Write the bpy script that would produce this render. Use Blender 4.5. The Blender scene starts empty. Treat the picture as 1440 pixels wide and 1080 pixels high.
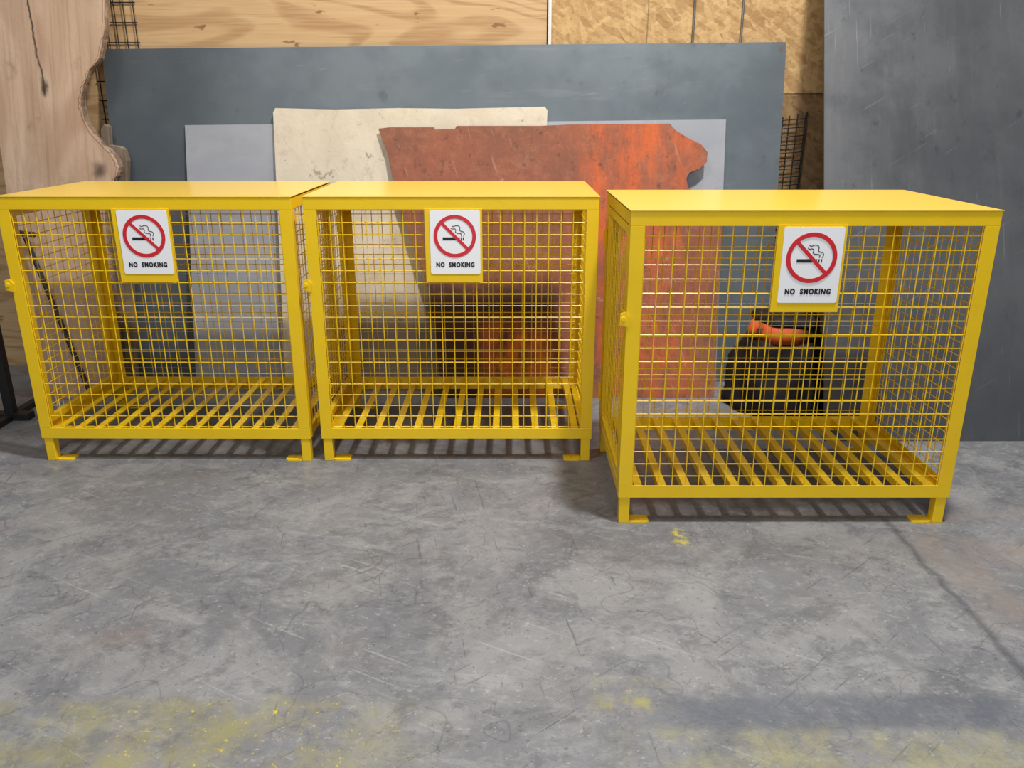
import bpy, math, random
from mathutils import Vector, noise as mnoise
random.seed(4)
C = bpy.context.scene.collection
PI = math.pi
# ---------------------------------------------------------------- camera
H = 1.5; TH = math.radians(18.6); F = 1145.0
cam = bpy.data.cameras.new('camera'); co = bpy.data.objects.new('camera', cam); C.objects.link(co)
co.location = (0, 0, H); co.rotation_euler = (PI/2-TH, 0, 0)
cam.sensor_width = 36; cam.lens = 36*F/1440; cam.clip_end = 60
bpy.context.scene.camera = co
bpy.context.scene.view_settings.view_transform = 'Standard'

def onlean(px, py, yb, s):
    """point of the photograph carried onto a leaning plane Y = yb + s*Z -> (X, Z)"""
    dx = (px-720)/F; u = (540-py)/F
    dy = math.cos(TH)+u*math.sin(TH); dz = -math.sin(TH)+u*math.cos(TH)
    t = (yb+H*s)/(dy-s*dz)
    return (dx*t, H+dz*t)
def xfloor(px, y):
    return (px-720)/F*(y*math.cos(TH)+H*math.sin(TH))

# ---------------------------------------------------------------- materials
def M(name, base, rough=.6, metal=0.0, layers=(), bump=0.0, bscale=40, spec=.5, rvar=0):
    m = bpy.data.materials.new(name); m.use_nodes = True
    nt = m.node_tree; N = nt.nodes; L = nt.links
    b = N['Principled BSDF']; b.inputs['Roughness'].default_value = rough
    b.inputs['Metallic'].default_value = metal
    b.inputs['Specular IOR Level'].default_value = spec
    b.inputs['Base Color'].default_value = (*base, 1)
    if not layers and not bump: return m
    tc = N.new('ShaderNodeTexCoord').outputs['Object']
    def maprange(v, a, c, d, e):
        r = N.new('ShaderNodeMapRange'); r.interpolation_type = 'SMOOTHSTEP'
        L.new(v, r.inputs['Value'])
        for k, x in zip(('From Min', 'From Max', 'To Min', 'To Max'), (a, c, d, e)): r.inputs[k].default_value = x
        return r.outputs['Result']
    def mul(a, c):
        r = N.new('ShaderNodeMath'); r.operation = 'MULTIPLY'; L.new(a, r.inputs[0])
        if isinstance(c, (int, float)): r.inputs[1].default_value = c
        else: L.new(c, r.inputs[1])
        return r.outputs[0]
    def noise(vec, sc, det=6, ro=.6, dist=0, seed=0, rot=(0, 0, 0)):
        if any(rot):
            m0 = N.new('ShaderNodeMapping'); m0.inputs['Rotation'].default_value = rot; L.new(vec, m0.inputs['Vector']); vec = m0.outputs[0]
        mp = N.new('ShaderNodeMapping'); mp.inputs['Scale'].default_value = sc
        mp.inputs['Location'].default_value = (seed*3.7, seed*1.3, seed*5.1); L.new(vec, mp.inputs['Vector'])
        n = N.new('ShaderNodeTexNoise'); n.inputs['Scale'].default_value = 1; n.inputs['Detail'].default_value = det
        n.inputs['Roughness'].default_value = ro; n.inputs['Distortion'].default_value = dist
        L.new(mp.outputs[0], n.inputs['Vector']); return n
    col = None
    for i, l in enumerate(layers):
        fac = None; k = l.get('kind', 'noise'); sc = l.get('scale', (5, 5, 5))
        if isinstance(sc, (int, float)): sc = (sc, sc, sc)
        if k == 'noise':
            n = noise(tc, sc, l.get('detail', 6), l.get('ro', .6), l.get('dist', 0), l.get('seed', i+1), l.get('rot', (0, 0, 0))); fac = n.outputs['Fac']
        elif k == 'contour':
            n = noise(tc, sc, l.get('detail', 1.5), .45, l.get('dist', 0), l.get('seed', i+1), l.get('rot', (0, 0, 0)))
            v = mul(n.outputs['Fac'], l.get('freq', 60)); r = N.new('ShaderNodeMath'); r.operation = 'SINE'; L.new(v, r.inputs[0]); fac = r.outputs[0]
        elif k in ('cells', 'edge'):
            w = noise(tc, (l.get('wn', 6),)*3, 3, .5, 0, i+9)
            mx = N.new('ShaderNodeVectorMath'); mx.operation = 'MULTIPLY_ADD'
            L.new(w.outputs['Color'], mx.inputs[0]); mx.inputs[1].default_value = (l.get('warp', .1),)*3; L.new(tc, mx.inputs[2])
            m0 = N.new('ShaderNodeMapping'); m0.inputs['Rotation'].default_value = l.get('rot', (0, 0, 0)); L.new(mx.outputs[0], m0.inputs['Vector'])
            mp = N.new('ShaderNodeMapping'); mp.inputs['Scale'].default_value = sc
            L.new(m0.outputs[0], mp.inputs['Vector'])
            v = N.new('ShaderNodeTexVoronoi'); v.inputs['Scale'].default_value = 1; L.new(mp.outputs[0], v.inputs['Vector'])
            if k == 'edge': v.feature = 'DISTANCE_TO_EDGE'; fac = v.outputs['Distance']
            else:
                s_ = N.new('ShaderNodeSeparateColor'); L.new(v.outputs['Color'], s_.inputs[0]); fac = s_.outputs[0]
        if fac is not None:
            fac = mul(maprange(fac, l.get('lo', .4), l.get('hi', .6), 0, 1), l.get('amt', 1.0))
        if 'masks' in l:
            w = noise(tc, (l.get('mn', 3),)*3, 5, .65, 0, i+21)
            mx = N.new('ShaderNodeVectorMath'); mx.operation = 'MULTIPLY_ADD'
            L.new(w.outputs['Color'], mx.inputs[0]); wv = l.get('mw', 0.0)
            mx.inputs[1].default_value = (wv,)*3
            sb = N.new('ShaderNodeVectorMath'); sb.operation = 'SUBTRACT'; L.new(tc, sb.inputs[0]); sb.inputs[1].default_value = (wv/2,)*3
            L.new(sb.outputs[0], mx.inputs[2])
            for (nv, lo, hi, soft) in l['masks']:
                d = N.new('ShaderNodeVectorMath'); d.operation = 'DOT_PRODUCT'; L.new(mx.outputs[0], d.inputs[0]); d.inputs[1].default_value = nv
                v = d.outputs['Value']
                q = mul(maprange(v, lo-soft, lo+soft, 0, 1), maprange(v, hi-soft, hi+soft, 1, 0))
                fac = q if fac is None else mul(fac, q)
            if k == 'none': fac = mul(fac, l.get('amt', 1.0))
        mix = N.new('ShaderNodeMix'); mix.data_type = 'RGBA'
        L.new(fac, mix.inputs[0])
        if col is None: mix.inputs[6].default_value = (*base, 1)
        else: L.new(col, mix.inputs[6])
        mix.inputs[7].default_value = (*l['c'], 1); col = mix.outputs[2]
    if col is not None: L.new(col, b.inputs['Base Color'])
    if rvar:
        n = noise(tc, (3, 3, 3), 6, .6, 0, 31)
        L.new(maprange(n.outputs['Fac'], .35, .65, rough-rvar, rough+rvar), b.inputs['Roughness'])
    if bump:
        n = noise(tc, (bscale,)*3, 6, .6, 0, 17); bp = N.new('ShaderNodeBump'); bp.inputs['Strength'].default_value = bump
        bp.inputs['Distance'].default_value = .01; L.new(n.outputs['Fac'], bp.inputs['Height']); L.new(bp.outputs[0], b.inputs['Normal'])
    return m

X_, Y_, Z_ = (1, 0, 0), (0, 1, 0), (0, 0, 1)
yellow = M('yellow_paint', (.86, .572, .009), .30, 0, [dict(scale=6, lo=.35, hi=.7, c=(.80, .515, .007), amt=.6)], .04, 60)
yellow_top = M('yellow_paint_sheen_tint', (.80, .53, .055), .24, 0, [dict(scale=1.2, lo=.3, hi=.7, c=(.81, .55, .08), amt=.5, detail=2)], 0, 12, spec=.9)  # paler copy of the cage yellow: reflected sheen put into the colour
white = M('sign_white', (.88, .89, .91), .35)
red = M('sign_red', (.62, .02, .03), .4)
black = M('sign_black', (.010, .010, .012), .5)
blackm = M('black_steel', (.018, .018, .02), .5, .3, [dict(scale=8, lo=.5, hi=.8, c=(.05, .04, .035), amt=.6)])
steelrod = M('steel_rod', (.25, .24, .23), .4, .7)
whiter = M('white_rod', (.75, .74, .72), .5)
floor_m = M('concrete', (.168, .172, .182), .44, 0, [
    dict(scale=1.0, lo=.3, hi=.7, c=(.122, .127, .139), amt=.85, detail=7, dist=.3),
    dict(scale=3.0, lo=.44, hi=.62, c=(.235, .235, .237), amt=.75, detail=12, ro=.72, dist=.7),
    dict(scale=(6, 7, 9), lo=.50, hi=.61, c=(.098, .102, .112), amt=.6, detail=12, ro=.75, dist=.5),
    dict(scale=(22, 31, 16), lo=.49, hi=.65, c=(.265, .265, .266), amt=.45, detail=10, ro=.76),
    dict(scale=(13, 13, 15), lo=.58, hi=.69, c=(.075, .078, .087), amt=.6, detail=12, ro=.77, dist=.8),
    dict(scale=1.9, lo=.56, hi=.74, c=(.215, .155, .130), amt=.5, detail=8),
    # broad pale scuffs and fine scratches in several directions
    dict(scale=(1.5, 6, 5), rot=(0, 0, .25), lo=.56, hi=.70, c=(.31, .31, .31), amt=.5, detail=11, ro=.74),
    dict(scale=(6, 1.8, 5), rot=(0, 0, .3), lo=.57, hi=.72, c=(.088, .092, .10), amt=.5, detail=11, ro=.74),
    dict(scale=(3, 90, 5), rot=(0, 0, .5), lo=.63, hi=.69, c=(.34, .34, .34), amt=.4, detail=4, dist=.3),
    dict(scale=(3, 80, 5), rot=(0, 0, -.7), lo=.63, hi=.69, c=(.055, .055, .06), amt=.55, detail=4, dist=.3),
    dict(scale=(4, 60, 5), rot=(0, 0, 1.4), lo=.64, hi=.70, c=(.06, .06, .068), amt=.5, detail=4, dist=.5),
    dict(kind='edge', scale=(.8, 1.1, 2), warp=1.0, wn=1.8, lo=.006, hi=.0, c=(.05, .05, .06), amt=.35),
    dict(scale=70, lo=.62, hi=.70, c=(.055, .055, .06), amt=.55, detail=4),
    dict(scale=60, lo=.62, hi=.70, c=(.38, .38, .38), amt=.4, detail=4),
    # slab joint running away from the camera
    dict(kind='none', masks=[(X_, 1.428, 1.452, .014), (Y_, -3, 2.85, .08)], mw=.08, mn=8, c=(.04, .04, .05), amt=.6),
    dict(kind='noise', scale=5, lo=.42, hi=.6, masks=[(X_, 1.47, 2.3, .05), (Y_, 2.1, 2.9, .1)], mw=.1, c=(.22, .185, .165), amt=.6),
    # old painted line, worn
    dict(kind='noise', scale=(6, 6, 8), lo=.38, hi=.68, ro=.75, detail=12, masks=[(X_, -4, -.30, .25), (Y_, 1.2, 1.80, .03)], mw=.1, mn=6, c=(.255, .235, .11), amt=.8),
    dict(kind='noise', scale=(6, 6, 8), lo=.38, hi=.68, ro=.75, detail=12, masks=[(X_, .32, 4, .15), (Y_, 1.2, 1.69, .03)], mw=.08, mn=6, c=(.265, .25, .12), amt=.8),
    dict(kind='noise', scale=(9, 9, 7), lo=.28, hi=.60, ro=.75, detail=10, masks=[(X_, .40, 1.35, .08), (Y_, 1.69, 1.81, .025)], mw=.07, mn=6, c=(.085, .096, .118), amt=.8),
    dict(kind='noise', scale=(12, 12, 12), lo=.45, hi=.66, masks=[(X_, .24, .40, .05), (Y_, 1.76, 1.88, .04)], mw=.1, mn=9, c=(.34, .31, .08), amt=.7),
    dict(kind='noise', scale=(60, 60, 60), lo=.62, hi=.68, masks=[(X_, -1.1, -.3, .2), (Y_, 1.5, 1.80, .05)], mw=.1, mn=9, c=(.50, .42, .03), amt=.75),
    dict(kind='none', masks=[(X_, -.635, -.620, .005), (Y_, 1.745, 1.760, .005)], mw=.05, mn=22, c=(.60, .50, .03), amt=.8),
    dict(kind='noise', scale=(40, 40, 40), lo=.40, hi=.60, masks=[(X_, .600, .640, .02), (Y_, 2.62, 2.74, .02)], mw=.06, mn=22, c=(.50, .43, .04), amt=.8),
], .30, 28, rvar=.12)
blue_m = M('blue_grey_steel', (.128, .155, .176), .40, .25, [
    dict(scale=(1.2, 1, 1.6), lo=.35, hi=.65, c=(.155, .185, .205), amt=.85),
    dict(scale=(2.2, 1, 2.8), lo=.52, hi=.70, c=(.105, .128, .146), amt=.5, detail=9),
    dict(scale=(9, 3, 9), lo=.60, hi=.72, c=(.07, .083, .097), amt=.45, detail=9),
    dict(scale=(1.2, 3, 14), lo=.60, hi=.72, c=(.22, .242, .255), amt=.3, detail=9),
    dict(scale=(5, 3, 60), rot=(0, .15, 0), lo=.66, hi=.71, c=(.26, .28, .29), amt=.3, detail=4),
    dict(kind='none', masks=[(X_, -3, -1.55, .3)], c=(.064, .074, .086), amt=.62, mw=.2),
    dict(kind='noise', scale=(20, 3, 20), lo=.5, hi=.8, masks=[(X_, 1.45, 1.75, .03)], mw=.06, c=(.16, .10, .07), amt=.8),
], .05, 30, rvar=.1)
grey_m = M('pale_grey_sheet', (.31, .325, .36), .4, .2, [
    dict(scale=(1.5, 1, 4), lo=.35, hi=.65, c=(.38, .39, .42), amt=.8),
    dict(scale=(5, 1, 7), lo=.55, hi=.7, c=(.24, .25, .28), amt=.4, detail=10),
    dict(scale=(60, 3, 2), lo=.6, hi=.7, c=(.5, .5, .52), amt=.3)], .03, 30)
cream_m = M('cream_plate', (.50, .43, .325), .75, 0, [
    dict(scale=3, lo=.35, hi=.65, c=(.59, .53, .42), amt=.8),
    dict(scale=(14, 5, 9), lo=.52, hi=.72, c=(.40, .33, .235), amt=.7, detail=10, ro=.7),
    dict(scale=9, lo=.60, hi=.66, c=(.20, .15, .10), amt=.7, detail=10, ro=.72),
    dict(scale=(3, 5, 4), lo=.62, hi=.66, c=(.14, .11, .09), amt=.7, detail=12, ro=.75),
    dict(kind='none', masks=[(Z_, -1, .50, .05), (X_, -.98, 3, .08)], mw=.12, mn=5, c=(.10, .07, .045), amt=.72)], .2, 30)  # last layer: middle cage's shadow deepened in the lower plate's colour
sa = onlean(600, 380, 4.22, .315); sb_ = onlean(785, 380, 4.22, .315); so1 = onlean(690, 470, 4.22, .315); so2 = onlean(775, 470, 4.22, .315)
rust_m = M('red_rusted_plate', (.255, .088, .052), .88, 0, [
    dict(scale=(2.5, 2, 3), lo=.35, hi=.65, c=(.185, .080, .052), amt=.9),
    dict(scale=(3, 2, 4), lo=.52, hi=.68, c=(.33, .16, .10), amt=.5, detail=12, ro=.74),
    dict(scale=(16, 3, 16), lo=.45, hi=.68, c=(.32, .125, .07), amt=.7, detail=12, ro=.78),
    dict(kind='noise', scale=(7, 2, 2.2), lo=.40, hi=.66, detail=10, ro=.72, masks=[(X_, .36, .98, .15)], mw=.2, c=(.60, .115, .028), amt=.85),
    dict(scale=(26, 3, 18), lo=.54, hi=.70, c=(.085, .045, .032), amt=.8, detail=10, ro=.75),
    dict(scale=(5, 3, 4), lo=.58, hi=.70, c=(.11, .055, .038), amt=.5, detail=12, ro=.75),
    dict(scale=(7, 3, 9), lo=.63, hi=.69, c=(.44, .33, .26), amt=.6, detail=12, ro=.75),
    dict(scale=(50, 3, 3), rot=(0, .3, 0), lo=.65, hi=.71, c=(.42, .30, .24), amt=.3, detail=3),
    # scorching plus the cage's cast shadow, painted together as a dark low patch
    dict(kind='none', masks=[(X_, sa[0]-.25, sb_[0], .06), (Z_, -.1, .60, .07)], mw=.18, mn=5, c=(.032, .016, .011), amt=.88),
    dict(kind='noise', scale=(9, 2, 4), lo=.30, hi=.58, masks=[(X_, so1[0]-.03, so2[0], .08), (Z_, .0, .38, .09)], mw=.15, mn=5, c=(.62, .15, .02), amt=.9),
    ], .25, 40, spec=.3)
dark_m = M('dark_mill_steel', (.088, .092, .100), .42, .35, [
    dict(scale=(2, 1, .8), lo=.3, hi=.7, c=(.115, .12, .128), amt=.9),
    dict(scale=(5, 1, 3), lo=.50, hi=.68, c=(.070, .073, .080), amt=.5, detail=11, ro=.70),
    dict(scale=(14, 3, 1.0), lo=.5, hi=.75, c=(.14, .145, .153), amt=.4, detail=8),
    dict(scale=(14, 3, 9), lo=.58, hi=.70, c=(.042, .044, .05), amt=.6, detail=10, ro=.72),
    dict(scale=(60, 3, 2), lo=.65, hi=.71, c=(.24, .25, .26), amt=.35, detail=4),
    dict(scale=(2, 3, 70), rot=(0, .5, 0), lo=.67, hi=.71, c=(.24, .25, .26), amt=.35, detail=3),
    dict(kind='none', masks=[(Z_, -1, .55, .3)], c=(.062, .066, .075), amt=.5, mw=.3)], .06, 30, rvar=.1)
ply_m = M('plywood', (.52, .34, .17), .65, 0, [
    dict(kind='contour', scale=(.55, 1, 2.6), freq=75, dist=.5, detail=2, lo=.1, hi=1, c=(.32, .17, .065), amt=.65),
    dict(scale=(2.5, 1, 90), lo=.4, hi=.7, c=(.60, .43, .24), amt=.5),
    dict(scale=(3, 1, 120), lo=.55, hi=.7, c=(.31, .17, .08), amt=.45),
    dict(scale=(1.2, 1, 3), lo=.5, hi=.75, c=(.42, .26, .12), amt=.6),
    dict(scale=(6, 1, 14), lo=.66, hi=.71, c=(.18, .08, .03), amt=.8, detail=3)])
def osb(name, b, hi, lo_, k=1):
    return M(name, b, .75, 0, [
        dict(kind='cells', scale=(12, 10, 42), warp=.03, wn=9, rot=(0, .55, 0), lo=0, hi=1, c=hi, amt=.8),
        dict(kind='cells', scale=(14, 10, 50), warp=.03, wn=9, rot=(0, -.5, 0), lo=.40, hi=1, c=lo_, amt=.6),
        dict(kind='cells', scale=(50, 10, 13), warp=.03, wn=9, rot=(0, .2, 0), lo=.60, hi=1, c=hi, amt=.7),
        dict(kind='cells', scale=(30, 10, 11), warp=.03, wn=9, rot=(0, .9, 0), lo=.75, hi=1, c=lo_, amt=.6),
        dict(scale=(45, 9, 45), lo=.58, hi=.72, c=tuple(x*.45 for x in lo_), amt=.5),
        dict(kind='none', masks=[(X_, .735, .742, .004)], mw=.02, mn=4, c=(.12, .08, .05), amt=.7*k)], .25, 50)
osb_m = osb('osb_board', (.46, .285, .12), (.58, .39, .18), (.30, .16, .055))
osb_d = osb('osb_board_brown', (.25, .145, .062), (.34, .21, .09), (.14, .075, .03), 0)
wall_m = M('wall_sheathing', (.20, .13, .07), .8, 0, [dict(scale=4, lo=.4, hi=.6, c=(.14, .09, .05), amt=.8)])
weather_m = M('weathered_wood', (.13, .095, .065), .85, 0, [
    dict(scale=(30, 10, 2), lo=.4, hi=.65, c=(.23, .18, .13), amt=.8), dict(scale=8, lo=.6, hi=.7, c=(.03, .025, .02), amt=.8)], .4, 30)
bark_m = M('bark', (.16, .105, .07), .9, 0, [dict(scale=20, lo=.4, hi=.65, c=(.30, .20, .135), amt=.9), dict(scale=(9, 9, 5), lo=.5, hi=.65, c=(.06, .04, .025), amt=.8)], .6, 40)
bin_m = M('sooty_black', (.009, .008, .009), .75, 0, [dict(scale=(9, 9, 3), lo=.5, hi=.75, c=(.03, .024, .02), amt=.7)], .3, 20, spec=.25)
orange_m = M('orange_patch', (.015, .010, .009), .7, 0, [dict(kind='noise', scale=11, lo=.30, hi=.50, masks=[(X_, -.3, .02, .05)], mw=.06, c=(.55, .10, .025), amt=.9)], spec=.25)  # dark collar, orange on one side

# ---------------------------------------------------------------- mesh helpers
class MB:
    def __init__(s): s.v = []; s.f = []
    def add(s, vs, fs):
        n = len(s.v); s.v += [tuple(v) for v in vs]; s.f += [tuple(i+n for i in f) for f in fs]; return s
    def box(s, a, b):
        x0, y0, z0 = a; x1, y1, z1 = b
        return s.add([(x0,y0,z0),(x1,y0,z0),(x1,y1,z0),(x0,y1,z0),(x0,y0,z1),(x1,y0,z1),(x1,y1,z1),(x0,y1,z1)],
                     [(0,3,2,1),(4,5,6,7),(0,1,5,4),(1,2,6,5),(2,3,7,6),(3,0,4,7)])
    def prism(s, pts, off):
        off = Vector(off); pts = [Vector(p) for p in pts]; n = len(pts)
        return s.add(pts+[p+off for p in pts], [tuple(range(n)), tuple(range(2*n-1, n-1, -1))]+[(i, i+n, (i+1) % n+n, (i+1) % n) for i in range(n)])
    def tube(s, p0, p1, r, n=6, r1=None):
        p0 = Vector(p0); p1 = Vector(p1); d = (p1-p0).normalized(); r1 = r if r1 is None else r1
        a = d.orthogonal().normalized(); b = d.cross(a)
        ring = lambda p, q: [p+q*(a*math.cos(2*PI*i/n)+b*math.sin(2*PI*i/n)) for i in range(n)]
        return s.add(ring(p0, r)+ring(p1, r1), [(i, (i+1) % n, (i+1) % n+n, i+n) for i in range(n)]+[tuple(range(n-1, -1, -1)), tuple(range(n, 2*n))])
    def angle(s, p0, p1, a, b, w=.05, t=.005):
        p0 = Vector(p0); a = Vector(a); b = Vector(b)
        return s.prism([p0, p0+w*a, p0+w*a+t*b, p0+t*a+t*b, p0+t*a+w*b, p0+w*b], Vector(p1)-p0)
    def lathe(s, c, prof, n=48, rough=0, f=1.6):
        vs = []; fs = []; m = len(prof)
        for r, z in prof:
            for i in range(n):
                a = 2*PI*i/n; q = r*(1+rough*mnoise.noise(Vector((f*math.cos(a), f*math.sin(a), z*6)))*2)
                vs.append((c[0]+q*math.cos(a), c[1]+q*math.sin(a), c[2]+z))
        for k in range(m-1): fs += [(k*n+i, k*n+(i+1) % n, (k+1)*n+(i+1) % n, (k+1)*n+i) for i in range(n)]
        fs += [tuple(range(n-1, -1, -1)), tuple(range((m-1)*n, m*n))]
        return s.add(vs, fs)
    def build(s, name, mat, parent=None, bevel=0, smooth=False):
        me = bpy.data.meshes.new(name); me.from_pydata(s.v, [], s.f); me.materials.append(mat)
        import bmesh
        bm = bmesh.new(); bm.from_mesh(me); bmesh.ops.recalc_face_normals(bm, faces=bm.faces); bm.to_mesh(me); bm.free()
        if smooth: me.polygons.foreach_set('use_smooth', [True]*len(me.polygons))
        o = bpy.data.objects.new(name, me); C.objects.link(o)
        if parent: o.parent = parent
        if bevel:
            md = o.modifiers.new('bevel', 'BEVEL'); md.width = bevel; md.segments = 2; md.limit_method = 'ANGLE'
        return o
def tag(o, label, cat, group=None, kind=None):
    if label: o['label'] = label
    if cat: o['category'] = cat
    if group: o['group'] = group
    if kind: o['kind'] = kind
    return o
def struct(o): o['kind'] = 'structure'; return o
def empty(name, loc, rz=0):
    o = bpy.data.objects.new(name, None); C.objects.link(o); o.location = loc; o.rotation_euler = (0, 0, rz); o.empty_display_size = .1; return o

# ---------------------------------------------------------------- setting
struct(MB().box((-7, -4, -.1), (7, 4.85, 0)).build('floor', floor_m))
struct(MB().box((-7, 4.855, 0), (7, 4.97, 4.2)).build('wall_back', wall_m))

# boards on the wall
xs = onlean(772, 30, 4.83, 0)[0]
tag(MB().box((-3.4, 4.832, 0), (xs-.012, 4.852, 2.42)).build('plywood_sheet', ply_m), 'golden plywood sheet with wavy grain on the wall above the long blue-grey sheet', 'plywood sheet')
tag(MB().box((xs+.012, 4.832, 1.588), (3.0, 4.852, 2.81)).build('strand_board', osb_m), 'pale flaky strand board high on the wall right of the wavy plywood', 'strand board')
tag(MB().box((xs+.012, 4.832, 0), (3.0, 4.852, 1.584)).build('strand_board', osb_d), 'darker brown strand board below the seam, in the gap beside the dark upright sheet', 'strand board')
def rod(px, r, mat, name, label, z1=2.7):
    x = onlean(px, 30, 4.819, 0)[0]
    return tag(MB().tube((x, 4.819, 0), (x, 4.819, z1), r, 8).build(name, mat), label, 'rod')
rod(773, .010, whiter, 'white_rod', 'thin white rod standing at the joint between plywood and strand board')
rod(976, .006, steelrod, 'steel_rod', 'thin steel rod on the pale strand board, nearer the plywood')
rod(1044, .006, steelrod, 'steel_rod', 'thin steel rod on the pale strand board, nearer the dark upright sheet')
# wire grid top left
g = MB()
gx = [onlean(p, 30, 4.82, 0)[0] for p in (128, 150, 163, 176, 190)]
for x in gx: g.tube((x, 4.816, 0), (x, 4.816, 2.6), .003)
for k in range(26): z = .05+.1*k; g.tube((gx[0]-.02, 4.823, z), (gx[-1]+.01, 4.823, z), .003)
tag(g.build('wire_grid', blackm), 'thin dark wire grid against the plywood beside the wood slab', 'wire grid')
# black wire rack in the right gap
g = MB(); xr = [onlean(p, 200, 4.819, 0)[0] for p in (1097, 1106, 1116, 1127)]; zt = onlean(1110, 165, 4.819, 0)[1]
for i, x in enumerate(xr): g.tube((x, 4.819, 0), (x+.004*i, 4.819, zt+.01*i), .006 if i in (0, 3) else .003)
for k in range(32): z = .05+k*.045; g.tube((xr[0], 4.815, z), (xr[-1]+.01*(k/32), 4.815, z+.01), .003)
tag(g.build('wire_rack', blackm), 'narrow black wire rack between the long blue-grey sheet and dark upright sheet', 'wire rack')

# ---------------------------------------------------------------- leaning sheets
def sheet(name, mat, pts, yb, s, th, label, cat, floor_px, bevel=0):
    """pts: outline seen above the floor, floor_px: the outline's feet"""
    q = [onlean(px, py, yb, s) for px, py in pts]
    for px in floor_px: q.append((xfloor(px, yb), 0) if isinstance(px, (int, float)) else onlean(*px, yb, s))
    P = [(x, yb+s*max(z, 0), max(z, 0)) for x, z in q]
    return tag(MB().prism(P, (0, th, 0)).build(name, mat, bevel=bevel), label, cat)
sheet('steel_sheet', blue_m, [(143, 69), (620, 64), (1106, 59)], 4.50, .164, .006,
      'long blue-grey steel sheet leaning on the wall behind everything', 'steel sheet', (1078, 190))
sheet('metal_sheet', grey_m, [(260, 176), (1021, 168)], 4.40, .225, .004,
      'pale grey metal sheet leaning behind the cream plate and red plate', 'metal sheet', (1006, 276))
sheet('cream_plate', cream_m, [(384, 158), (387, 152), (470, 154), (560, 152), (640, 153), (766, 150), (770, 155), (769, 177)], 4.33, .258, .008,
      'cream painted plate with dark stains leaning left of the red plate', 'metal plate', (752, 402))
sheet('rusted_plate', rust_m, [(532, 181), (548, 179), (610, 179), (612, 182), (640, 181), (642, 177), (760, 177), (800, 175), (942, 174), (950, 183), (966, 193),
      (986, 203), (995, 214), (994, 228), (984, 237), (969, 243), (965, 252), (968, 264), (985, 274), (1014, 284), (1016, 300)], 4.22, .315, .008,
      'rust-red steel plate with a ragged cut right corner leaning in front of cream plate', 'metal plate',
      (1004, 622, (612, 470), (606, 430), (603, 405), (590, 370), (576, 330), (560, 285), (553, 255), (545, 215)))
# big dark upright sheet on the right
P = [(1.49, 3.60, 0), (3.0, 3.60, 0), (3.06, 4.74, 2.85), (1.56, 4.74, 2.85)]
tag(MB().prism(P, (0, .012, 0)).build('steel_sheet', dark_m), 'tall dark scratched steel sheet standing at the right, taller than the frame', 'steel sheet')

# live-edge slab
yb, s = 4.22, .195
rp = [(147, -30), (146, 30), (143, 60), (138, 82), (125, 100), (117, 120), (113, 145), (118, 168), (131, 190), (147, 207), (160, 221), (166, 239), (160, 254), (151, 272), (147, 300), (150, 350), (157, 420), (163, 480)]
lp = [(60, 540), (45, 480), (34, 420), (22, 340), (8, 262), (0, 205), (-14, 150), (-30, 90), (-34, 20), (-50, -30)]
def smooth_pts(P, k=6):
    out = []
    Q = [P[0]]+list(P)+[P[-1]]
    for i in range(1, len(Q)-2):
        a, b_, c, d = Q[i-1], Q[i], Q[i+1], Q[i+2]
        for j in range(k):
            t = j/k
            out.append(tuple(.5*((2*b_[m])+(-a[m]+c[m])*t+(2*a[m]-5*b_[m]+4*c[m]-d[m])*t*t+(-a[m]+3*b_[m]-3*c[m]+d[m])*t**3) for m in (0, 1)))
    out.append(P[-1]); return out
R = [onlean(a, b, yb, s) for a, b in smooth_pts(rp, 5)]; Lq = [onlean(a, b, yb, s) for a, b in smooth_pts(lp, 4)]
R = [(x+random.uniform(-.0025, .0025), z) for x, z in R]
out = [(R[0][0]+.02, 2.55)]+R+[(xfloor(166, yb), 0), (xfloor(72, yb), 0)]+Lq+[(Lq[-1][0]-.02, 2.55)]
c0 = onlean(38, -5, yb, s); c1 = onlean(63, 135, yb, s)
dv = Vector((c1[0]-c0[0], c1[1]-c0[1])); ln = dv.length; dv /= ln; nv = (-dv[1], 0, dv[0]); cc = nv[0]*c0[0]+nv[2]*c0[1]; tc0 = dv[0]*c0[0]+dv[1]*c0[1]
kn = onlean(62, 122, yb, s); k2 = onlean(140, 240, yb, s); k3 = onlean(58, 60, yb, s)
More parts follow.
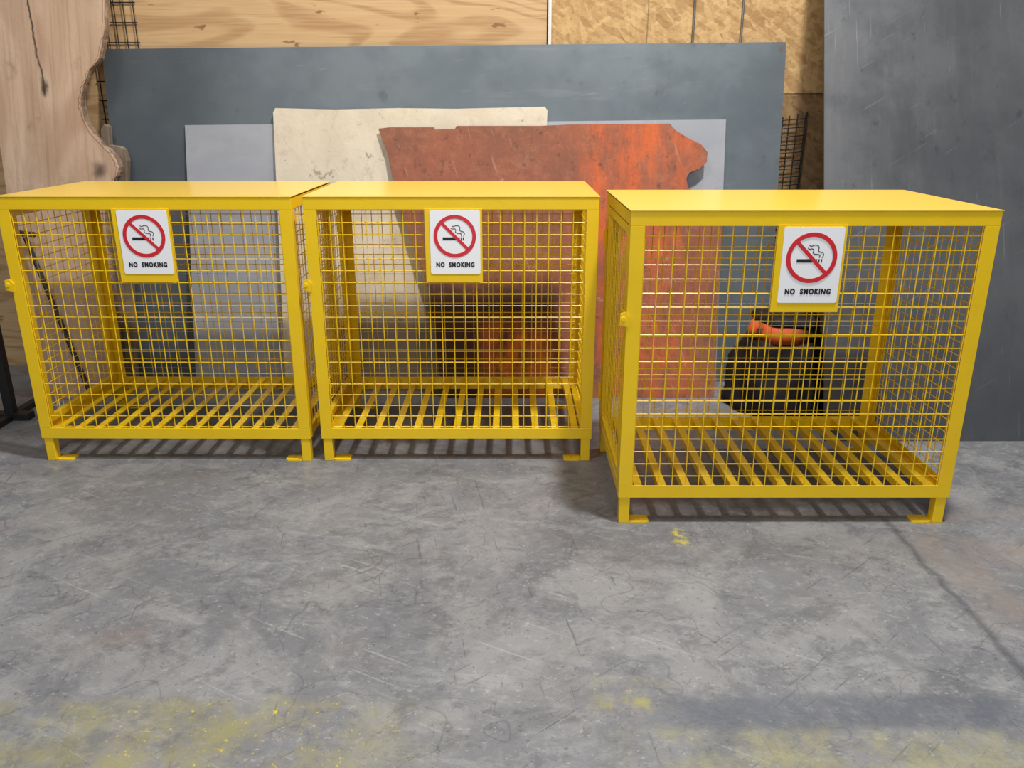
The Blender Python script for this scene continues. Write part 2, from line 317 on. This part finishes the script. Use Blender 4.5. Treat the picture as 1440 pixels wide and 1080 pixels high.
slab_m = M('slab_wood', (.43, .285, .185), .65, 0, [
    dict(scale=(4, 2, .7), lo=.35, hi=.65, c=(.52, .375, .265), amt=.9, dist=1.0),
    dict(kind='contour', scale=(1.6, 1, .35), freq=55, detail=1, dist=.15, lo=.1, hi=1, c=(.31, .185, .11), amt=.45),
    dict(scale=(60, 5, 1.6), lo=.45, hi=.72, c=(.28, .17, .105), amt=.55, detail=8),
    dict(scale=(2.6, 2, .9), lo=.55, hi=.72, c=(.58, .48, .38), amt=.55),
    dict(scale=(8, 3, 5), lo=.60, hi=.72, c=(.24, .14, .085), amt=.55, detail=8),
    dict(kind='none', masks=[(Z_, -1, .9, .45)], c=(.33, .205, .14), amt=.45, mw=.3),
    dict(kind='none', masks=[(nv, cc-.005, cc+.005, .005), ((dv[0], 0, dv[1]), tc0-.9, tc0+ln, .02)], mw=.05, mn=8, c=(.02, .012, .008), amt=.97),
    dict(kind='none', masks=[(X_, kn[0]-.014, kn[0]+.014, .014), (Z_, kn[1]-.035, kn[1]+.035, .03)], mw=.05, mn=16, c=(.04, .02, .012), amt=.92),
    dict(kind='none', masks=[(X_, k3[0]-.02, k3[0]+.01, .03), (Z_, k3[1]-.12, k3[1]+.12, .06)], mw=.06, mn=9, c=(.27, .13, .08), amt=.55),
    dict(kind='none', masks=[(X_, k2[0]-.03, k2[0]+.03, .025), (Z_, k2[1]-.035, k2[1]+.035, .03)], mw=.05, mn=14, c=(.07, .04, .025), amt=.88),
], .15, 30)
root = empty('live_edge_slab', (out[len(R)//2][0]-.2, yb, 0))
def world_child(o, r): o.parent = r; o.matrix_parent_inverse = r.matrix_basis.inverted(); return o
bpy.context.view_layer.update()
world_child(MB().prism([(x, yb+s*z, z) for x, z in out], (0, .05, 0)).build('board', slab_m), root)
# bark rim down the wavy right edge
b = MB(); RR = [(out[0][0], 2.55)]+R+[(xfloor(166, yb), 0)]
wd = [random.uniform(.003, .012) for _ in RR]
for i in range(len(RR)-1):
    (xa, za), (xb, zb) = RR[i], RR[i+1]; wa, wb = wd[i], wd[i+1]
    b.add([(xa-wa, yb+s*za-.002, za), (xb-wb, yb+s*zb-.002, zb), (xb+.007, yb+s*zb+.02, zb), (xa+.007, yb+s*za+.02, za),
           (xa-.006, yb+s*za+.056, za), (xb-.006, yb+s*zb+.056, zb), (xb+.006, yb+s*zb+.05, zb), (xa+.006, yb+s*za+.05, za)],
          [(0, 1, 2, 3), (3, 2, 6, 7), (7, 6, 5, 4), (4, 5, 1, 0), (0, 3, 7, 4), (1, 5, 6, 2)])
world_child(b.build('bark_edge', bark_m), root)
tag(root, 'tall live-edge wood slab with wavy bark edge and long crack, leaning at left', 'wood slab')

# weathered post behind the slab
yb, s = 4.36, .19
q = [onlean(a, b, yb, s) for a, b in ((141, 182), (146, 174), (152, 178), (154, 204), (168, 206), (174, 210), (179, 226), (178, 256))]+[(xfloor(192, yb), 0), (xfloor(160, yb), 0)]
tag(MB().prism([(x, yb+s*z, z) for x, z in q], (0, .045, 0)).build('weathered_post', weather_m, bevel=.004), 'dark weathered wood post with broken top behind the slab', 'wood post')

# black bar leaning on the slab
bar = empty('steel_bar', (xfloor(131, 4.165), 4.165, 0)); bpy.context.view_layer.update()
tx, tz = onlean(34, 330, 4.16, .19)
p0 = Vector((xfloor(131, 4.165), 4.165, .01)); p1 = Vector((tx, 4.16+.19*tz, tz))
world_child(MB().tube(p0, p1, .013, 8).build('shaft', blackm), bar)
world_child(MB().tube(p1+Vector((-.05, 0, .012)), p1+Vector((.055, .0, .0)), .014, 8).build('cross_grip', blackm), bar)
tag(bar, 'long black steel bar with cross grip leaning on the wood slab', 'steel bar')

# black stand at the far left
sx = -2.56
st = empty('steel_stand', (sx, 3.9, 0))
MB().box((-.30, -.03, .0), (.10, .03, .035)).build('foot_bar', blackm, st, .002)
MB().box((-.02, -.32, .0), (.02, .32, .03)).build('foot_bar', blackm, st, .002)
MB().box((-.022, -.022, .03), (.022, .022, 1.75)).build('upright', blackm, st, .002)
MB().tube((0, -.26, .03), (0, 0, .42), .012).build('brace', blackm, st)
MB().box((-.30, -.02, 1.70), (.03, .02, 1.74)).build('arm', blackm, st, .002)
tag(st, 'black steel stand with flat foot at the left edge beside the cage', 'stand')

# dark tapered bin behind the right cage
bn = empty('dark_bin', (1.43, 4.13, 0))
MB().lathe((0, 0, 0), [(.27, 0), (.29, .02), (.285, .05), (.262, .09), (.265, .13), (.25, .19), (.242, .24), (.228, .29), (.21, .34), (.195, .37), (.180, .385)], rough=.12, f=2.2).build('body', bin_m, bn, smooth=True)
MB().lathe((0, 0, 0), [(.180, .38), (.172, .42), (.162, .465)], rough=.13).build('collar', orange_m, bn, smooth=True)
MB().lathe((0, 0, 0), [(.160, .462), (.166, .475), (.154, .505), (.13, .515), (.12, .48)], rough=.15).build('rim', bin_m, bn, smooth=True)
tag(bn, 'dark lumpy tapered bin with a collar orange on one side behind the nearest cage', 'bin')

# ---------------------------------------------------------------- cages
def lettering(parent, cx, y, z, width, height):
    cu = bpy.data.curves.new('lettering', 'FONT'); cu.body = 'NO  SMOKING'; cu.size = 1; cu.offset = .05; cu.extrude = .01; cu.space_character = 1.24
    t = bpy.data.objects.new('t', cu); C.objects.link(t); bpy.context.view_layer.update()
    me = bpy.data.meshes.new_from_object(t.evaluated_get(bpy.context.evaluated_depsgraph_get()))
    bpy.data.objects.remove(t)
    xs = [v.co.x for v in me.vertices]; ys = [v.co.y for v in me.vertices]
    w = max(xs)-min(xs); h = max(ys)-min(ys); mb = MB()
    faces = [tuple(p.vertices) for p in me.polygons]
    for k, sh in enumerate((-.022, 0, .022)):
        vs = []
        for v in me.vertices:
            x = (v.co.x-min(xs)+sh)/w*width-width/2; zz = (v.co.y-min(ys))/h*height-height/2; d = v.co.z
            vs.append((cx+x, y-.0004-.00008*k-d*.03, z+zz))
        mb.add(vs, faces)
    return mb.build('lettering', black, parent)
def ribbon(mb, pts, y, w, th=.0006):
    for (x0, z0), (x1, z1) in zip(pts, pts[1:]):
        d = Vector((x1-x0, z1-z0))
        if d.length < 1e-6: continue
        d.normalize(); n = Vector((-d[1], d[0]))*w/2; e = d*w*.2
        mb.prism([(x0-e[0]+n[0], y, z0-e[1]+n[1]), (x1+e[0]+n[0], y, z1+e[1]+n[1]), (x1+e[0]-n[0], y, z1+e[1]-n[1]), (x0-e[0]-n[0], y, z0-e[1]-n[1])], (0, -th, 0))
def wires(mb, u0, u1, z0, z1, place, r=.0020, sp=.0500):
    """welded wire grid; place(u, z, layer) -> point"""
    n = int((u1-u0)/sp); off = ((u1-u0)-n*sp)/2
    for i in range(n+1):
        u = u0+off+i*sp; mb.tube(place(u, z0, 0), place(u, z1, 0), r, 6)
    m = int((z1-z0)/sp); off = ((z1-z0)-m*sp)/2
    for i in range(m+1):
        z = z0+off+i*sp; mb.tube(place(u0, z, 1), place(u1, z, 1), r, 6)
def foot(parent, x0, x1, y0, y1):
    mb = MB(); cx, cy = (x0+x1)/2, (y0+y1)/2; hx, hy = (x1-x0)/2, (y1-y0)/2; n = 24; t = .006; r = .007
    o_, i_ = [], []
    for k in range(n):
        a = 2*PI*k/n; c, s_ = math.cos(a), math.sin(a); q = min(hx/abs(c) if abs(c) > 1e-6 else 9, hy/abs(s_) if abs(s_) > 1e-6 else 9)
        o_.append((cx+q*c, cy+q*s_)); i_.append((cx+r*c, cy+r*s_))
    vs = [(a, b, t) for a, b in o_]+[(a, b, t) for a, b in i_]+[(a, b, 0) for a, b in o_]+[(a, b, 0) for a, b in i_]
    fs = []
    for k in range(n):
        j = (k+1) % n
        fs += [(k, j, n+j, n+k), (2*n+k, 3*n+k, 3*n+j, 2*n+j), (k, 2*n+k, 2*n+j, j), (n+k, n+j, 3*n+j, 3*n+k)]
    mb.add(vs, fs); return mb.build('foot_plate', yellow, parent)

def cage(cx, y0, W, D, Ht, rz, label, sign_dx):
    root = empty('storage_cage', (cx, y0+D/2, 0), rz)
    tag(root, label, 'cage', 'yellow wire storage cages')
    w2, d2 = W/2, D/2; ZB = .108; w = .05
    B = .0012
    for sx in (-1, 1):
        for sy in (-1, 1):
            MB().angle((sx*w2, sy*d2, ZB+w), (sx*w2, sy*d2, Ht-w), (-sx, 0, 0), (0, -sy, 0), w).build('corner_post', yellow, root, B)
    for sy in (-1, 1):
        MB().angle((-w2, sy*d2, Ht), (w2, sy*d2, Ht), (0, 0, -1), (0, -sy, 0), w).build('top_rail', yellow, root, B)
        MB().angle((-w2, sy*d2, ZB), (w2, sy*d2, ZB), (0, 0, 1), (0, -sy, 0), w).build('bottom_rail', yellow, root, B)
    for sx in (-1, 1):
        MB().angle((sx*w2, -d2+.0055, Ht-.0055), (sx*w2, d2-.0055, Ht-.0055), (0, 0, -1), (-sx, 0, 0), w-.006).build('top_rail', yellow, root, B)
        MB().angle((sx*w2, -d2+.0055, ZB+.0055), (sx*w2, d2-.0055, ZB+.0055), (0, 0, 1), (-sx, 0, 0), w-.006).build('bottom_rail', yellow, root, B)
    MB().box((-w2-.003, -d2-.003, Ht+.0002), (w2+.003, d2+.003, Ht+.0035)).build('top_panel', yellow_top, root, .001)
    # floor rack
    nb = 13
    for i in range(nb):
        x = -w2+.03+(W-.06)*(i+.5)/nb
        MB().angle((x-.015, -d2+.006, ZB+.044), (x-.015, d2-.006, ZB+.044), (1, 0, 0), (0, 0, -1), .030, .004).build('floor_bar', yellow, root)
    # mesh
    a = MB(); wires(a, -w2+.03, w2-.03, ZB+.03, Ht-.03, lambda u, z, k: (u, -d2+.0085+.0040*k, z)); a.build('front_mesh', yellow, root)
    a = MB(); wires(a, -w2+.03, w2-.03, ZB+.03, Ht-.03, lambda u, z, k: (u, d2-.0085-.0040*k, z)); a.build('back_mesh', yellow, root)
    a = MB(); wires(a, -d2+.03, d2-.03, ZB+.03, Ht-.03, lambda u, z, k: (w2-.0085-.0040*k, u, z)); a.build('side_mesh', yellow, root)
    # door on the left side
    ya, yb_, za, zb = -d2+.054, d2-.054, ZB+.055, Ht-.056; fw = .03
    dm = MB()
    dm.box((-w2+.001, ya, za), (-w2+.026, ya+fw, zb)).box((-w2+.001, yb_-fw, za), (-w2+.026, yb_, zb))
    dm.box((-w2+.001, ya+fw, za), (-w2+.026, yb_-fw, za+fw)).box((-w2+.001, ya+fw, zb-fw), (-w2+.026, yb_-fw, zb))
    door = dm.build('door', yellow, root, B)
    a = MB(); wires(a, ya+.015, yb_-.015, za+.015, zb-.015, lambda u, z, k: (-w2+.012+.0040*k, u, z)); a.build('door_mesh', yellow, door)
    # hasp: a flat strap over the post with a small solid tab
    lz = .80; l = MB(); l.box((-w2-.005, -d2+.002, lz-.016), (-w2-.0002, ya+.07, lz+.016))
    l.prism([(-w2-.024, -d2-.006, lz-.018), (-w2+.008, -d2-.006, lz-.024), (-w2+.012, -d2-.006, lz+.010), (-w2-.004, -d2-.006, lz+.030), (-w2-.022, -d2-.006, lz+.024)], (0, .0055, 0))
    l.tube((-w2-.012, -d2-.012, lz+.005), (-w2-.012, -d2-.006, lz+.005), .008, 12)
    l.build('latch', yellow, door, 0)
    for z in (za+.14, zb-.14): MB().tube((-w2-.006, yb_+.004, z-.04), (-w2-.006, yb_+.004, z+.04), .0075, 12).build('hinge', yellow, door)
    # legs
    for sx in (-1, 1):
        for sy in (-1, 1):
            xo = sx*(w2-.006); yo = sy*(d2-.004)
            lg = MB().box((min(xo, xo-sx*.04), min(yo, yo-sy*.04), 0), (max(xo, xo-sx*.04), max(yo, yo-sy*.04), ZB)).build('leg', yellow, root, .002)
            xi = xo-sx*.041; foot(lg, min(xi, xi-sx*.075), max(xi, xi-sx*.075), min(yo, yo-sy*.055), max(yo, yo-sy*.055))
    # sign
    y = -d2-.0005; zt = Ht-w+.004; bx = sign_dx
    bk = MB().box((bx-.118, y-.003, zt-.302), (bx+.118, y, zt)).build('sign_backing', yellow, root, .0008); y -= .003
    sxc = bx+.006; sw, sh = .103, .262; s1 = zt-.006
    pl = MB()
    r = .008; pts = []
    for (qx, qz, a0) in ((sxc+sw-r, s1-r, 0), (sxc-sw+r, s1-r, 90), (sxc-sw+r, s1-sh+r, 180), (sxc+sw-r, s1-sh+r, 270)):
        for k in range(5): an = math.radians(a0+k*22.5); pts.append((qx+r*math.cos(an), y-.0002, qz+r*math.sin(an)))
    pl.prism(pts, (0, -.0018, 0)).build('sign_plate', white, bk); y -= .0021
    cz = s1-.105; cxx = sxc-.001
    # cigarette
    m = MB(); m.box((cxx-.050, y-.0006, cz-.016), (cxx+.020, y, cz-.004))
    m.box((cxx+.0245, y-.0006, cz-.016), (cxx+.0285, y, cz-.004)); m.box((cxx+.033, y-.0006, cz-.016), (cxx+.037, y, cz-.004))
    m.build('cigarette', black, bk)
    m = MB()
    for line in ([(.036, .001), (.040, .010), (.036, .018), (.026, .021), (.020, .026), (.022, .034), (.017, .042), (.006, .044), (-.004, .040), (-.012, .043)],
                 [(.026, .001), (.028, .008), (.022, .012), (.010, .013), (.003, .018), (.005, .026), (.000, .031), (-.010, .030), (-.016, .034)]):
        ribbon(m, smooth_pts([(cxx+a, cz+b_) for a, b_ in line]), y, .0026)
    m.build('smoke', black, bk)
    # ring and slash
    m = MB(); n = 56; ro, ri = .087, .072; yy = y-.0007
    P = []
    for rr in (ro, ri):
        for dy in (0, -.0007): P += [(cxx+rr*math.cos(2*PI*k/n), yy+dy, cz+rr*math.sin(2*PI*k/n)) for k in range(n)]
    fs = []
    for k in range(n):
        j = (k+1) % n
        fs += [(n+k, n+j, 3*n+j, 3*n+k), (k, 2*n+k, 2*n+j, j), (k, j, n+j, n+k), (2*n+k, 3*n+k, 3*n+j, 2*n+j)]
    m.add(P, fs); a = .052
    ribbon(m, [(cxx-a, cz+a), (cxx+a, cz-a)], yy-.0001, .013, .0005)
    m.build('prohibition_ring', red, bk)
    lettering(bk, cxx, y, s1-.222, .158, .0205)
    return root

cage((.402+1.655)/2, 2.785, 1.253, .735, 1.177, 0, 'yellow wire cage at right, standing nearest the camera and apart from the others', -.008)
cage((-.851+.355)/2, 3.37, 1.206, .735, 1.165, 0, 'yellow wire cage in the middle, in front of the cream and red plates', .008)
cage((-2.10-.896)/2, 3.37, 1.204, .735, 1.165, math.radians(-.4), 'yellow wire cage at left, in front of the wood slab', -.016)

# ---------------------------------------------------------------- light
def area(loc, target, size, power, col=(1, 1, 1), sy=None):
    l = bpy.data.lights.new('area_light', 'AREA'); l.size = size; l.energy = power; l.color = col
    if sy: l.shape = 'RECTANGLE'; l.size_y = sy
    o = bpy.data.objects.new('area_light', l); C.objects.link(o); o.location = loc
    o.rotation_euler = (Vector(target)-Vector(loc)).to_track_quat('-Z', 'Y').to_euler(); return o
area((1.2, 2.15, 5.8), (0, 3.3, 0), .35, 350, (1, .97, .93))
area((1.3, 4.1, 6.2), (-.2, 3.4, 0), .35, 95, (1, .96, .9))
area((-1.6, 1.2, 5.5), (-1.0, 3.3, .3), 1.0, 80, (1, .98, .95))
area((0, -1.8, 2.3), (0, 3.6, .6), 2.5, 68, (.98, .98, 1.0), 1.0)  # added fill in front for the cage fronts and bars, not a fixture
w = bpy.data.worlds.new('world'); bpy.context.scene.world = w; w.use_nodes = True
bg = w.node_tree.nodes['Background']; bg.inputs[0].default_value = (.88, .92, 1, 1); bg.inputs[1].default_value = .20
